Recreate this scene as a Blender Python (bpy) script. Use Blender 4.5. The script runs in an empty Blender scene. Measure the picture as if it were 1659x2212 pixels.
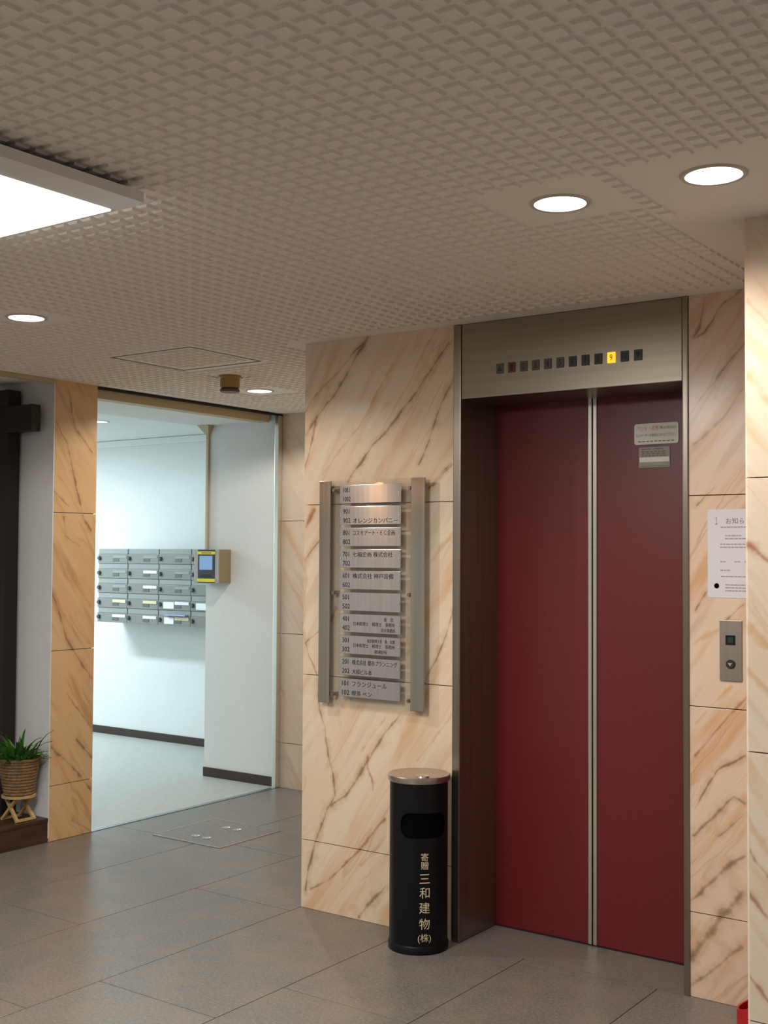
import bpy, bmesh, math, random
from mathutils import Vector, Matrix, noise
random.seed(7)
sc = bpy.context.scene
COL = sc.collection
PI = math.pi

# ------------------------------------------------------------------ camera
cd = bpy.data.cameras.new('camera'); cam = bpy.data.objects.new('camera', cd); COL.objects.link(cam)
sc.camera = cam
cd.sensor_fit = 'HORIZONTAL'; cd.sensor_width = 36.0; cd.lens = 36.0*2574.44/1659.0
cd.clip_start = 0.05; cd.clip_end = 60
_a, _b, _c = 0.6227668, 0.0351999, 0.0058684
_fw = Vector((-math.sin(_a)*math.cos(_b), math.cos(_a)*math.cos(_b), math.sin(_b)))
_rt = Vector((math.cos(_a), math.sin(_a), 0)); _up = _rt.cross(_fw)
_r2 = _rt*math.cos(_c)+_up*math.sin(_c); _u2 = -_rt*math.sin(_c)+_up*math.cos(_c)
_M = Matrix((_r2, _u2, -_fw)).transposed().to_4x4()
_M.translation = Vector((3.260476, -3.953683, 1.497428))
cam.matrix_world = _M

# ------------------------------------------------------------------ world, exposure
w = bpy.data.worlds.new('world'); sc.world = w; w.use_nodes = True
w.node_tree.nodes['Background'].inputs[0].default_value = (1.0, 0.93, 0.84, 1)
w.node_tree.nodes['Background'].inputs[1].default_value = 0.10
vs = sc.view_settings
vs.view_transform = 'Standard'; vs.look = 'None'; vs.gamma = 1.0; vs.use_curve_mapping = False
vs.exposure = 0.10
cy = sc.cycles
cy.max_bounces = 5; cy.diffuse_bounces = 3; cy.glossy_bounces = 2; cy.transmission_bounces = 4; cy.caustics_reflective = False; cy.caustics_refractive = False
E_DOWN = 44.0        # each lobby downlight (W)
E_PANEL = 56.0       # the big ceiling fixture (W)
E_MAIL = 77.0        # assumed mail room fixture (W)
C_DOWN = (1.0, 0.94, 0.86)
C_PANEL = (1.0, 0.97, 0.92)
C_MAIL = (0.73, 0.915, 1.0)

# ------------------------------------------------------------------ key dimensions (metres)
H = 2.4                      # lobby ceiling
XL = -1.761                  # left wall plane (faces +x)
YB = 1.914                   # back wall plane (faces -y)
YM = 2.782                   # mail room far wall
YC0, YC1 = 0.082, 0.369      # marble column on the left wall
XP, YP = 2.194, -0.827       # right pilaster corner
XF1, XF2, XF3, XF4 = 0.757, 0.792, 1.696, 1.717   # elevator jambs
YD, ZO = 0.278, 2.105        # elevator doors plane, opening height
J = (0.285, 0.983, 1.705)    # marble joints
XR, YN = 4.6, -6.6           # far right wall, entrance side, closed off
XMW = -6.2                   # mail room far left

# ------------------------------------------------------------------ helpers
def link(o, parent=None):
    COL.objects.link(o)
    if parent is not None: o.parent = parent
    return o
def world_loc(o):
    v = Vector((0, 0, 0))
    while o is not None: v = v+o.location; o = o.parent
    return v
def obj(name, bm, mats, parent=None, origin=None, smooth=False):
    """one mesh object from a bmesh given in world coordinates"""
    if origin is None: origin = world_loc(parent) if parent else Vector((0, 0, 0))
    origin = Vector(origin)
    bmesh.ops.translate(bm, verts=bm.verts, vec=-origin)
    bmesh.ops.recalc_face_normals(bm, faces=bm.faces)
    me = bpy.data.meshes.new(name); bm.to_mesh(me); bm.free()
    for m in (mats if isinstance(mats, (list, tuple)) else [mats]): me.materials.append(m)
    if smooth:
        for p in me.polygons: p.use_smooth = True
    o = bpy.data.objects.new(name, me); link(o, parent)
    o.location = origin-(world_loc(parent) if parent else Vector((0, 0, 0)))
    return o
def tag(o, label=None, cat=None, group=None, kind=None):
    if label: o['label'] = label
    if cat: o['category'] = cat
    if group: o['group'] = group
    if kind: o['kind'] = kind
    return o
def thing(name, label, cat, loc, group=None):
    o = bpy.data.objects.new(name, None); link(o); o.location = loc; o.empty_display_size = .05
    return tag(o, label, cat, group)
def structure(name, label=None, loc=(0, 0, 0)):
    o = bpy.data.objects.new(name, None); link(o); o.location = loc
    return tag(o, label, None, None, 'structure')
def add_box(bm, x0, x1, y0, y1, z0, z1, bev=0.0, mi=0):
    r = bmesh.ops.create_cube(bm, size=1.0)
    vs_ = r['verts']
    for v in vs_:
        v.co = Vector(((x0+x1)/2+v.co.x*(x1-x0), (y0+y1)/2+v.co.y*(y1-y0), (z0+z1)/2+v.co.z*(z1-z0)))
    fs = set(f for v in vs_ for f in v.link_faces)
    for f in fs: f.material_index = mi
    if bev > 0:
        es = list(set(e for v in vs_ for e in v.link_edges))
        rb = bmesh.ops.bevel(bm, geom=es, offset=bev, segments=2, affect='EDGES', profile=.6)
        for f in rb['faces']: f.material_index = mi
def box(name, x0, x1, y0, y1, z0, z1, mat, parent=None, bev=0.0, origin=None):
    bm = bmesh.new(); add_box(bm, x0, x1, y0, y1, z0, z1, bev)
    return obj(name, bm, mat, parent, origin)
def add_lathe(bm, prof, c, n=32, axis='z', mi=0, cap0=False, cap1=False):
    """prof: [(radius, height)] turned round an axis through c"""
    c = Vector(c); rings = []
    def P(r, h, a):
        x, y = r*math.cos(a), r*math.sin(a)
        return c+(Vector((x, y, h)) if axis == 'z' else Vector((x, -h, y)) if axis == 'y' else Vector((h, x, y)))
    for r, h in prof:
        if r < 1e-6: rings.append([bm.verts.new(P(0, h, 0))])
        else: rings.append([bm.verts.new(P(r, h, 2*PI*i/n)) for i in range(n)])
    for A, B in zip(rings, rings[1:]):
        for i in range(n):
            j = (i+1) % n
            if len(A) == 1 and len(B) == 1: continue
            if len(A) == 1: f = bm.faces.new((A[0], B[i], B[j]))
            elif len(B) == 1: f = bm.faces.new((A[i], A[j], B[0]))
            else: f = bm.faces.new((A[i], A[j], B[j], B[i]))
            f.material_index = mi
    if cap0 and len(rings[0]) > 1: bm.faces.new(rings[0]).material_index = mi
    if cap1 and len(rings[-1]) > 1: bm.faces.new(rings[-1]).material_index = mi
def lathe(name, prof, c, mat, parent=None, n=32, axis='z', smooth=True, origin=None, **k):
    bm = bmesh.new(); add_lathe(bm, prof, c, n, axis, **k)
    o = obj(name, bm, mat, parent, origin, smooth)
    if smooth: auto_smooth(o)
    return o
def auto_smooth(o, ang=40):
    me = o.data
    bm = bmesh.new(); bm.from_mesh(me)
    for e in bm.edges:
        if len(e.link_faces) == 2 and e.calc_face_angle(0) > math.radians(ang): e.smooth = False
    bm.to_mesh(me); bm.free()
def add_bar(bm, p, q, wx, wy, up=Vector((0, 0, 1)), mi=0):
    p, q = Vector(p), Vector(q); d = (q-p).normalized()
    s = d.cross(up)
    s = s.normalized() if s.length > 1e-4 else Vector((1, 0, 0))
    t = s.cross(d).normalized()
    vs_ = []
    for e in (p, q):
        for a, b in ((-1, -1), (1, -1), (1, 1), (-1, 1)):
            vs_.append(bm.verts.new(e+s*a*wx/2+t*b*wy/2))
    for idx in ((0, 1, 2, 3), (7, 6, 5, 4), (0, 4, 5, 1), (1, 5, 6, 2), (2, 6, 7, 3), (3, 7, 4, 0)):
        bm.faces.new([vs_[i] for i in idx]).material_index = mi
def rounded_plate(bm, x0, x1, z0, z1, y0, y1, r, n=5, mi=0):
    """plate in the x-z plane with rounded corners, front at y0"""
    pts = []
    for cx, cz, a0 in ((x1-r, z1-r, 0), (x0+r, z1-r, PI/2), (x0+r, z0+r, PI), (x1-r, z0+r, 1.5*PI)):
        for i in range(n+1):
            a = a0+PI/2*i/n; pts.append((cx+r*math.cos(a), cz+r*math.sin(a)))
    A = [bm.verts.new((x, y0, z)) for x, z in pts]; B = [bm.verts.new((x, y1, z)) for x, z in pts]
    bm.faces.new(A).material_index = mi; bm.faces.new(B[::-1]).material_index = mi
    for i in range(len(A)):
        j = (i+1) % len(A); bm.faces.new((A[i], B[i], B[j], A[j])).material_index = mi
# ---- lettering as thin geometry (Blender's built-in font)
def text_bm(body, size, extrude=0.0004, align='LEFT', space=1.0):
    c = bpy.data.curves.new('lettering_curve', 'FONT'); c.body = body; c.size = size; c.extrude = extrude
    c.align_x = align; c.align_y = 'BOTTOM_BASELINE' if False else 'BOTTOM'; c.resolution_u = 2; c.space_character = space
    t = bpy.data.objects.new('lettering_tmp', c); COL.objects.link(t)
    bpy.context.view_layer.update()
    me = bpy.data.meshes.new_from_object(t.evaluated_get(bpy.context.evaluated_depsgraph_get()))
    bpy.data.objects.remove(t); bpy.data.curves.remove(c)
    bm = bmesh.new(); bm.from_mesh(me); bpy.data.meshes.remove(me)
    for f in bm.faces: f.material_index = 0
    return bm
def fit_text(body, x0, x1, z0, z1, y, stretch=True, mi=0):
    """lettering on a wall facing -y, squeezed into the box"""
    bm = text_bm(body, 1.0, 0.0)
    if not bm.verts: return bm
    mnx = min(v.co.x for v in bm.verts); mxx = max(v.co.x for v in bm.verts)
    mny = min(v.co.y for v in bm.verts); mxy = max(v.co.y for v in bm.verts)
    sx = (x1-x0)/max(1e-6, mxx-mnx); sz = (z1-z0)/max(1e-6, mxy-mny)
    if not stretch: sx = sz = min(sx, sz)
    for v in bm.verts:
        v.co = Vector((x0+(v.co.x-mnx)*sx, y, z0+(v.co.y-mny)*sz))
    for f in bm.faces: f.material_index = mi
    return bm
def merge(bm, other):
    me = bpy.data.meshes.new('tmp_merge'); other.to_mesh(me); other.free(); bm.from_mesh(me); bpy.data.meshes.remove(me)

# ------------------------------------------------------------------ materials
def mat(name, col, rough=.5, metal=0.0, spec=.5, emit=None, estr=0.0, trans=0.0, ior=1.45, aniso=0.0):
    m = bpy.data.materials.new(name); m.use_nodes = True
    b = m.node_tree.nodes['Principled BSDF']
    b.inputs['Base Color'].default_value = (*col, 1); b.inputs['Roughness'].default_value = rough
    b.inputs['Metallic'].default_value = metal; b.inputs['Specular IOR Level'].default_value = spec
    b.inputs['Transmission Weight'].default_value = trans; b.inputs['IOR'].default_value = ior
    b.inputs['Anisotropic'].default_value = aniso
    if emit: b.inputs['Emission Color'].default_value = (*emit, 1); b.inputs['Emission Strength'].default_value = estr
    return m
class NT:
    def __init__(s, m): s.t = m.node_tree; s.n = s.t.nodes; s.l = s.t.links; s.b = s.n['Principled BSDF']
    def put(s, sock, v):
        if hasattr(v, 'is_output') or isinstance(v, bpy.types.NodeSocket): s.l.new(v, sock)
        else: sock.default_value = v
    def math(s, op, a, b=None, c=None, clamp=False):
        n = s.n.new('ShaderNodeMath'); n.operation = op; n.use_clamp = clamp
        for i, v in enumerate((a, b, c)):
            if v is not None: s.put(n.inputs[i], v)
        return n.outputs[0]
    def vec(s, op, a, b=None, scale=None):
        n = s.n.new('ShaderNodeVectorMath'); n.operation = op; s.put(n.inputs[0], a)
        if b is not None: s.put(n.inputs[1], b)
        if scale is not None: s.put(n.inputs['Scale'], scale)
        return n.outputs['Value'] if op in ('DOT_PRODUCT', 'DISTANCE', 'LENGTH') else n.outputs['Vector']
    def noise(s, v, scale, detail=3, rough=.55, dist=0.0, color=False):
        n = s.n.new('ShaderNodeTexNoise'); s.put(n.inputs['Vector'], v); n.inputs['Scale'].default_value = scale
        n.inputs['Detail'].default_value = detail; n.inputs['Roughness'].default_value = rough; n.inputs['Distortion'].default_value = dist
        return n.outputs['Color'] if color else n.outputs[0]
    def mapr(s, v, a, b, c, d, smooth=True):
        n = s.n.new('ShaderNodeMapRange'); n.interpolation_type = 'SMOOTHSTEP' if smooth else 'LINEAR'
        s.put(n.inputs['Value'], v)
        for k, x in zip(('From Min', 'From Max', 'To Min', 'To Max'), (a, b, c, d)): s.put(n.inputs[k], x)
        return n.outputs[0]
    def mix(s, f, a, b):
        n = s.n.new('ShaderNodeMix'); n.data_type = 'RGBA'
        s.put(n.inputs['Factor'], f)
        for i, v in ((6, a), (7, b)):
            s.put(n.inputs[i], (*v, 1) if isinstance(v, tuple) and len(v) == 3 else v)
        return n.outputs[2]
    def pos(s): return s.n.new('ShaderNodeNewGeometry').outputs['Position']
    def ocoord(s): return s.n.new('ShaderNodeTexCoord').outputs['Object']
    def rnd(s): return s.n.new('ShaderNodeObjectInfo').outputs['Random']
    def bump(s, h, strength=.2, dist=.002):
        n = s.n.new('ShaderNodeBump'); n.inputs['Strength'].default_value = strength; n.inputs['Distance'].default_value = dist
        s.put(n.inputs['Height'], h); s.l.new(n.outputs[0], s.b.inputs['Normal'])
    def base(s, c): s.l.new(c, s.b.inputs['Base Color'])
    def rough(s, v): s.l.new(v, s.b.inputs['Roughness'])

def noisy(name, c1, c2, scale, rough=.5, metal=0, bump=0.0, detail=4, stretch=(1, 1, 1), rnd=0.0, bdist=.002, lo=.3, hi=.7, spec=.5):
    m = mat(name, c1, rough, metal, spec); t = NT(m)
    p = t.vec('MULTIPLY', t.pos(), stretch)
    n = t.noise(p, scale, detail)
    c = t.mix(t.mapr(n, lo, hi, 0, 1), c1, c2)
    if rnd:
        f = t.mapr(t.rnd(), 0, 1, 1-rnd, 1+rnd, False)
        c = t.vec('SCALE', c, scale=f)
    t.base(c)
    if bump: t.bump(n, bump, bdist)
    return m

def marble(name, axis, veins, base, pink, slant, tint_o=(.62, .33, .13), back=.5):
    """polished marble: cream ground, cloudy stains, fine slanted veins and the large veins of this wall"""
    m = mat(name, base, .22, 0, .5); t = NT(m)
    p0 = t.pos()
    p0 = t.vec('MULTIPLY', p0, (1, 0, 1) if axis == 'y' else (0, 1, 1))
    wob = t.vec('SCALE', t.vec('SUBTRACT', t.noise(p0, 8, 4, color=True), (.5, .5, .5)), scale=.030)
    p = t.vec('ADD', p0, wob)
    p = t.vec('MULTIPLY', p, (1, 0, 1) if axis == 'y' else (0, 1, 1))
    # slanted frame: u along the veins, v across
    ca, sa = math.cos(slant), math.sin(slant)
    U = (ca, 0, sa) if axis == 'y' else (0, ca, sa); V = (-sa, 0, ca) if axis == 'y' else (0, -sa, ca)
    cmb = t.n.new('ShaderNodeCombineXYZ')
    t.l.new(t.math('MULTIPLY', t.vec('DOT_PRODUCT', p, U), .13), cmb.inputs[0]); t.l.new(t.vec('DOT_PRODUCT', p, V), cmb.inputs[1])
    uv = cmb.outputs[0]
    cloud = t.noise(uv, 5.0, 3, .6)
    col = t.mix(t.mapr(cloud, .35, .68, 0, 1), base, pink)
    band = t.noise(uv, 11.0, 3, .55)
    col = t.mix(t.math('MULTIPLY', t.mapr(band, .50, .72, 0, 1), min(.8, .52*back/.5)), col, tint_o)
    col = t.mix(t.mapr(band, .30, .42, .22*back/.5, 0), col, (.40, .27, .18))
    fine = t.noise(uv, 10.0, 2, .45)
    ridge = t.math('ABSOLUTE', t.math('SUBTRACT', fine, .5))
    msk = t.mapr(cloud, .42, .62, 0, 1)
    col = t.mix(t.math('MULTIPLY', t.math('MULTIPLY', t.mapr(ridge, 0, .016, 1, 0), msk), back*.7), col, (.46, .27, .14))
    acc = {}
    for kind, wd, pts in veins:
        for a, b in zip(pts, pts[1:]):
            A = Vector((a[0], 0, a[1])) if axis == 'y' else Vector((0, a[0], a[1]))
            B = Vector((b[0], 0, b[1])) if axis == 'y' else Vector((0, b[0], b[1]))
            ba = B-A; L2 = max(ba.length_squared, 1e-6)
            pa = t.vec('SUBTRACT', p, tuple(A))
            h = t.math('ADD', t.vec('DOT_PRODUCT', pa, tuple(ba/L2)), 0.0, clamp=True)
            d = t.vec('DISTANCE', pa, t.vec('SCALE', tuple(ba), scale=h))
            d = t.math('MULTIPLY', d, 1.0/wd)
            acc[kind] = d if kind not in acc else t.math('MINIMUM', acc[kind], d)
    nv = t.noise(p0, 12, 3, .6)
    vary = t.mapr(nv, .32, .66, .25, 1.0)
    wvar = t.mapr(nv, .3, .7, 2.2, .6)
    for kk in acc: acc[kk] = t.math('MULTIPLY', acc[kk], wvar)
    if 'o' in acc: col = t.mix(t.math('MULTIPLY', t.mapr(acc['o'], 0, .016, .62, 0), vary), col, tint_o)
    if 'd' in acc:
        col = t.mix(t.math('MULTIPLY', t.mapr(acc['d'], 0, .034, .5, 0), vary), col, (.52, .29, .13))
        col = t.mix(t.math('MULTIPLY', t.mapr(acc['d'], 0.0, .0085, .80, 0), vary), col, (.19, .125, .08))
    if 'r' in acc:
        col = t.mix(t.math('MULTIPLY', t.mapr(acc['r'], 0, .02, .45, 0), vary), col, (.55, .27, .12))
        col = t.mix(t.math('MULTIPLY', t.mapr(acc['r'], 0.0, .009, .75, 0), vary), col, (.33, .10, .055))
    t.base(col)
    return m

ROT_V, ROT_H = 0.0, 0.25
STEEL = noisy('brushed_steel', (.44, .40, .345), (.37, .335, .285), 60, .20, 1.0, 0, 3, (1, 1, .02))
STEEL_V = noisy('brushed_steel_dark', (.36, .32, .275), (.30, .265, .225), 60, .38, 1.0, 0, 3, (1, 1, .02))
PLATE = noisy('name_plate_steel', (.48, .46, .45), (.42, .40, .39), 90, .16, 1.0, 0, 3, (1, 1, .02))
CHROME = mat('bright_steel', (.80, .77, .70), .25, 1.0)
def brushed(m, rot, amount=.8):
    t = NT(m); n = t.n.new('ShaderNodeTangent'); n.direction_type = 'RADIAL'; n.axis = 'Z'
    t.b.inputs['Anisotropic'].default_value = amount; t.b.inputs['Anisotropic Rotation'].default_value = rot
    t.l.new(n.outputs[0], t.b.inputs['Tangent'])
brushed(STEEL, ROT_V); brushed(STEEL_V, ROT_V, .7); brushed(PLATE, ROT_H, .85)
BLACK = mat('black_print', (.012, .012, .012), .5)
DARK = mat('dark_gap', (.02, .018, .016), .8)
GROUT = mat('grout', (.12, .11, .095), .9)
JOINT = mat('marble_joint', (.30, .20, .13), .8)
WHITE = mat('white_enamel', (.82, .82, .80), .35)
PAPER = mat('white_paper', (.70, .68, .73), .7)
CARD = mat('white_card', (.90, .88, .81), .5)
CREAM = mat('cream_card', (.78, .66, .42), .5)
STONE = noisy('grey_floor_stone', (.205, .188, .168), (.165, .152, .136), 60, .34, 0, .06, 3, (1, 1, 1), .07, .001, .3, .7, .45)
def stone_detail(m):
    t = NT(m); p = t.pos()
    col = m.node_tree.nodes['Principled BSDF'].inputs['Base Color'].links[0].from_socket
    cl = t.noise(p, 4.5, 4, .65); sp = t.noise(p, 110, 2, .6)
    col = t.mix(t.mapr(cl, .40, .66, 0, .75), col, (.235, .185, .15))
    col = t.mix(t.mapr(sp, .52, .70, 0, .5), col, (.33, .31, .28))
    col = t.mix(t.mapr(sp, .28, .45, .5, 0), col, (.075, .07, .065))
    t.base(col)
stone_detail(STONE)
CEIL = noisy('ceiling_rock_wool', (.90, .85, .79), (.86, .81, .75), 130, .9, 0, .25, 3, (1, 1, 1), .02, .001, spec=.1)
PLAST = noisy('white_plaster', (.78, .79, .77), (.765, .775, .755), 30, .75, 0, .03, 4, spec=.2)
PLAST_G = noisy('niche_plaster', (.76, .77, .78), (.73, .74, .75), 25, .8, 0, .06, 4, spec=.2)
VINYL = noisy('pale_vinyl_floor', (.50, .50, .47), (.45, .45, .425), 22, .38, 0, 0, 4)
BASEB = mat('dark_baseboard', (.045, .028, .022), .5)
BEIGE = mat('beige_board', (.50, .40, .25), .6)
DWOOD = noisy('dark_stained_wood', (.016, .009, .008), (.009, .006, .006), 30, .5, 0, .1, 4, (1, 1, .15))
STEPW = noisy('dark_step_wood', (.075, .036, .02), (.045, .022, .013), 26, .45, 0, .08, 4, (1, .12, 1))
DOORRED = noisy('maroon_door_paint', (.15, .012, .015), (.135, .0105, .0135), 80, .36, 0, 0, 2, spec=.6)
BIN = noisy('black_enamel', (.004, .004, .005), (.006, .006, .0075), 150, .40, 0, .1, 2, (1, 1, 1), 0, .0005, spec=.25)
GOLDT = mat('pale_gold_print', (.70, .60, .42), .5)
LAMPW = mat('lamp_white', (1, 1, 1), .4, emit=(1.0, .97, .95), estr=9.0)
LAMPM = mat('mail_lamp_white', (1, 1, 1), .4, emit=(.9, 1.0, 1.0), estr=6.0)
PANELW = mat('fixture_diffuser', (1, 1, 1), .4, emit=(1.0, .98, .94), estr=4.0)

# the large veins of each marble wall, as polylines in metres (kind, width, points)
VL = [('d',1,[(0.336,2.404),(0.271,2.306),(0.204,2.221),(0.106,2.116),(0.053,2.061),(0.005,2.005)]),('d',0.6,[(0.311,2.376),(0.214,2.291),(0.1,2.209),(0.03,2.147),(0.001,2.106)]),('o',0.7,[(0.461,2.269),(0.407,2.201),(0.338,2.093),(0.293,2.03),(0.191,1.933),(0.098,1.834)]),('d',1,[(0.735,2.334),(0.647,2.229),(0.601,2.17),(0.511,2.085),(0.443,2.01),(0.374,1.949),(0.305,1.879),(0.239,1.8)]),('d',0.9,[(0.758,2.189),(0.694,2.093),(0.672,2.032),(0.635,1.936),(0.588,1.856)]),('d',0.6,[(0.755,1.857),(0.659,1.768)]),('r',0.8,[(0.058,2.061),(0.027,1.945),(0.001,1.862)]),('o',0.9,[(0.679,2.398),(0.577,2.251),(0.491,2.122),(0.418,2.019)]),('d',1.2,[(0.5,0.85),(0.432,0.775),(0.364,0.675),(0.311,0.595),(0.241,0.506),(0.144,0.433),(0.12,0.382),(0.078,0.28),(0.041,0.183),(0.024,0.074)]),('d',0.9,[(0.077,0.961),(0.091,0.84),(0.12,0.77),(0.142,0.657),(0.167,0.579),(0.18,0.49),(0.15,0.438)]),('o',0.7,[(0.432,0.835),(0.317,0.689)]),('r',0.9,[(0.435,0.424),(0.395,0.39),(0.32,0.296),(0.225,0.207),(0.165,0.15),(0.055,0.084)]),('d',1.6,[(0.442,0.158),(0.362,0.075),(0.304,0.014)]),('r',1.3,[(0.349,0.669),(0.346,0.627),(0.364,0.582),(0.373,0.536)]),('o',0.8,[(0.752,0.867),(0.591,0.676)]),('o',0.8,[(0.441,0.355),(0.314,0.22)]),('d',0.9,[(0.758,1.278),(0.693,1.101),(0.633,1.014)]),('d',0.7,[(0.744,1.857),(0.64,1.758)]),('d',1.1,[(0.086,1.554),(0.01,1.474)]),('r',1.4,[(0.053,1.679),(0.008,1.614)]),('r',1.5,[(0.177,1.274),(0.153,1.214)]),('r',0.8,[(0.09,1.167),(0.014,1.119),(0.06,1.017),(0.079,0.978)]),('o',1.3,[(0.006,1.484),(0.007,1.133)]),('o',1,[(0.751,1.58),(0.647,1.46)])]
VR = [('r',0.8,[(1.918,1.034),(1.736,0.814)]),('o',0.8,[(1.864,1.062),(1.736,0.923)]),('d',0.7,[(1.912,0.827),(1.814,0.774),(1.735,0.641)]),('d',1.2,[(1.906,0.674),(1.868,0.695),(1.769,0.581),(1.729,0.544)]),('d',1,[(1.906,0.637),(1.818,0.551)]),('d',1.4,[(1.902,0.5),(1.84,0.448),(1.72,0.316)]),('d',2.6,[(1.899,0.378),(1.823,0.275),(1.722,0.134)]),('d',1.6,[(1.895,0.2),(1.716,0.031)]),('d',1,[(1.909,2.399),(1.84,2.359),(1.77,2.266),(1.74,2.253)]),('d',0.9,[(1.774,2.387),(1.757,2.288),(1.736,2.257)]),('d',0.7,[(1.912,2.215),(1.756,2.032)]),('d',0.9,[(1.912,2.064),(1.83,1.958),(1.739,1.883)]),('d',0.8,[(1.809,1.735),(1.746,1.672)]),('d',0.8,[(1.778,1.371),(1.737,1.313)]),('d',0.7,[(1.908,1.336),(1.844,1.281)]),('o',0.9,[(1.818,1.248),(1.737,1.191)])]
VP = [('o',0.7,[(2.204,2.177),(2.257,2.115)]),('o',1.8,[(2.203,1.973),(2.256,1.913)]),('r',1.2,[(2.209,1.525),(2.255,1.481)]),('o',1.2,[(2.205,1.31),(2.254,1.26)]),('o',1,[(2.204,1.197),(2.253,1.14)]),('o',1.2,[(2.198,0.81),(2.251,0.73)]),('r',1.2,[(2.197,0.739),(2.218,0.705),(2.251,0.665)]),('r',1.3,[(2.197,0.615),(2.25,0.558)]),('r',1.2,[(2.183,0.422),(2.249,0.342)])]
VC = [('d',1,[(0.094,2.181),(0.172,2.066),(0.232,1.837),(0.284,1.683),(0.335,1.617)]),('d',0.8,[(0.173,2.344),(0.219,2.159),(0.342,2.034)]),('d',0.6,[(0.081,1.819),(0.185,1.735)]),('d',0.6,[(0.152,1.679),(0.167,1.58),(0.266,1.532)]),('d',1.1,[(0.071,1.308),(0.127,1.197),(0.184,1.042),(0.241,0.961),(0.357,0.82)]),('d',0.7,[(0.19,0.757),(0.355,0.563)]),('d',1.3,[(0.1,0.484),(0.225,0.37),(0.354,0.23)]),('d',1,[(0.264,0.507),(0.365,0.395)]),('d',0.8,[(0.244,0.083),(0.372,0.004)]),('o',1,[(0.177,1.415),(0.336,1.213)])]

ROWS = [0.0, *J, H]
def marble_rows(name, axis, veins, base, pink, slant, **k):
    """one material for each course of panels, holding only the veins that cross it"""
    out = []
    for z0, z1 in zip(ROWS, ROWS[1:]):
        vv = []
        for kind, wd, pts in veins:
            for a, b in zip(pts, pts[1:]):
                if max(a[1], b[1]) > z0-.03 and min(a[1], b[1]) < z1+.03: vv.append((kind, wd, [a, b]))
        out.append(marble(name, axis, vv, base, pink, slant, **k))
    return out
MB_L = marble_rows('marble_front_left', 'y', VL, (.81, .67, .50), (.78, .575, .40), math.radians(57))
MB_R = marble_rows('marble_front_right', 'y', VR, (.78, .60, .46), (.74, .53, .40), math.radians(54), back=.7)
MB_P = marble_rows('marble_pilaster', 'y', VP, (.79, .67, .53), (.76, .60, .455), math.radians(-52))
MB_C = marble_rows('marble_column', 'x', VC, (.72, .48, .26), (.68, .42, .21), math.radians(-58), tint_o=(.52, .26, .09), back=.75)
MB_B = marble_rows('marble_back', 'y', [], (.72, .58, .45), (.68, .53, .40), math.radians(-56), back=.5)
MB_S = marble_rows('marble_pilaster_side', 'x', [], (.74, .60, .44), (.72, .55, .40), math.radians(-52), back=.3)

# ================================================================== SETTING
# ---- floor slabs
floor = box('floor', -2.6, XR, YN, YB, -.10, -.022, GROUT); tag(floor, None, None, None, 'structure')
LX = [XL+.004, -1.14, -.555, 0.0, .555, 1.08, 1.6, 2.15, 2.7, 3.25, 3.8, 4.35, XR]
OFF = [.55, .62, -.07, -1.10+1.34, -.765, -.05, -.40, -.9, -.2, -1.1, -.5, -.8]
for i in range(len(LX)-1):
    x0, x1 = LX[i], LX[i+1]
    top = YB if x1 <= 0.001 else 0.0
    ys = [top]; y = OFF[i]
    while y > top-.02: y -= 1.34
    while y > YN: ys.append(y); y -= 1.34
    ys.append(YN)
    for a, b in zip(ys, ys[1:]):
        if a-b < .02: continue
        box('stone_slab', x0+.0016, x1-.0016, b+.0016, a-.0016, -.022, 0, STONE, floor, .0012,
            origin=((x0+x1)/2, (a+b)/2, 0))
box('stone_slab', XF2, XF3, .0016, YD+.03, -.022, 0, STONE, floor, origin=((XF2+XF3)/2, .14, 0))
box('stone_slab', -2.6, XL+.001, YN, YC0, -.022, 0, STONE, floor, origin=(-2.2, -3, 0))

# ---- ceiling with round openings for the lamps
DL = [(2.262, -1.233), (1.858, -1.234), (-.522, -1.055), (-1.151, .998)]
RA = .068
HX0, HX1, HY0, HY1 = -.975, -.46, -.235, .235         # access panel
def holed_plate(name, outer, holes, rects, z, mat_, top, origin=(0, 0, 0)):
    bm = bmesh.new()
    def loop(pts):
        vs_ = [bm.verts.new((x, y, z)) for x, y in pts]
        for i in range(len(vs_)): bm.edges.new((vs_[i], vs_[(i+1) % len(vs_)]))
    loop(outer)
    for cx, cy, r in holes: loop([(cx+r*math.cos(2*PI*i/32), cy+r*math.sin(2*PI*i/32)) for i in range(32)])
    for x0, x1, y0, y1 in rects: loop([(x0, y0), (x1, y0), (x1, y1), (x0, y1)])
    bmesh.ops.triangle_fill(bm, use_beauty=True, use_dissolve=False, edges=bm.edges[:])
    me_faces = bm.faces[:]
    xs = [p[0] for p in outer]; ys = [p[1] for p in outer]
    add_box(bm, min(xs), max(xs), min(ys), max(ys), top, top+.04)
    return obj(name, bm, mat_, None, origin)
ceil = holed_plate('ceiling', [(-2.6, YN), (XR, YN), (XR, YB), (XL-.001, YB), (XL-.001, YC0), (-2.6, YC0)],
                   [(x, y, RA+.004) for x, y in DL+[(.9, -4.7), (-.6, -3.4)]], [(HX0, HX1, HY0, HY1)], H, CEIL, H+.16)
tag(ceil, None, None, None, 'structure')
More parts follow.
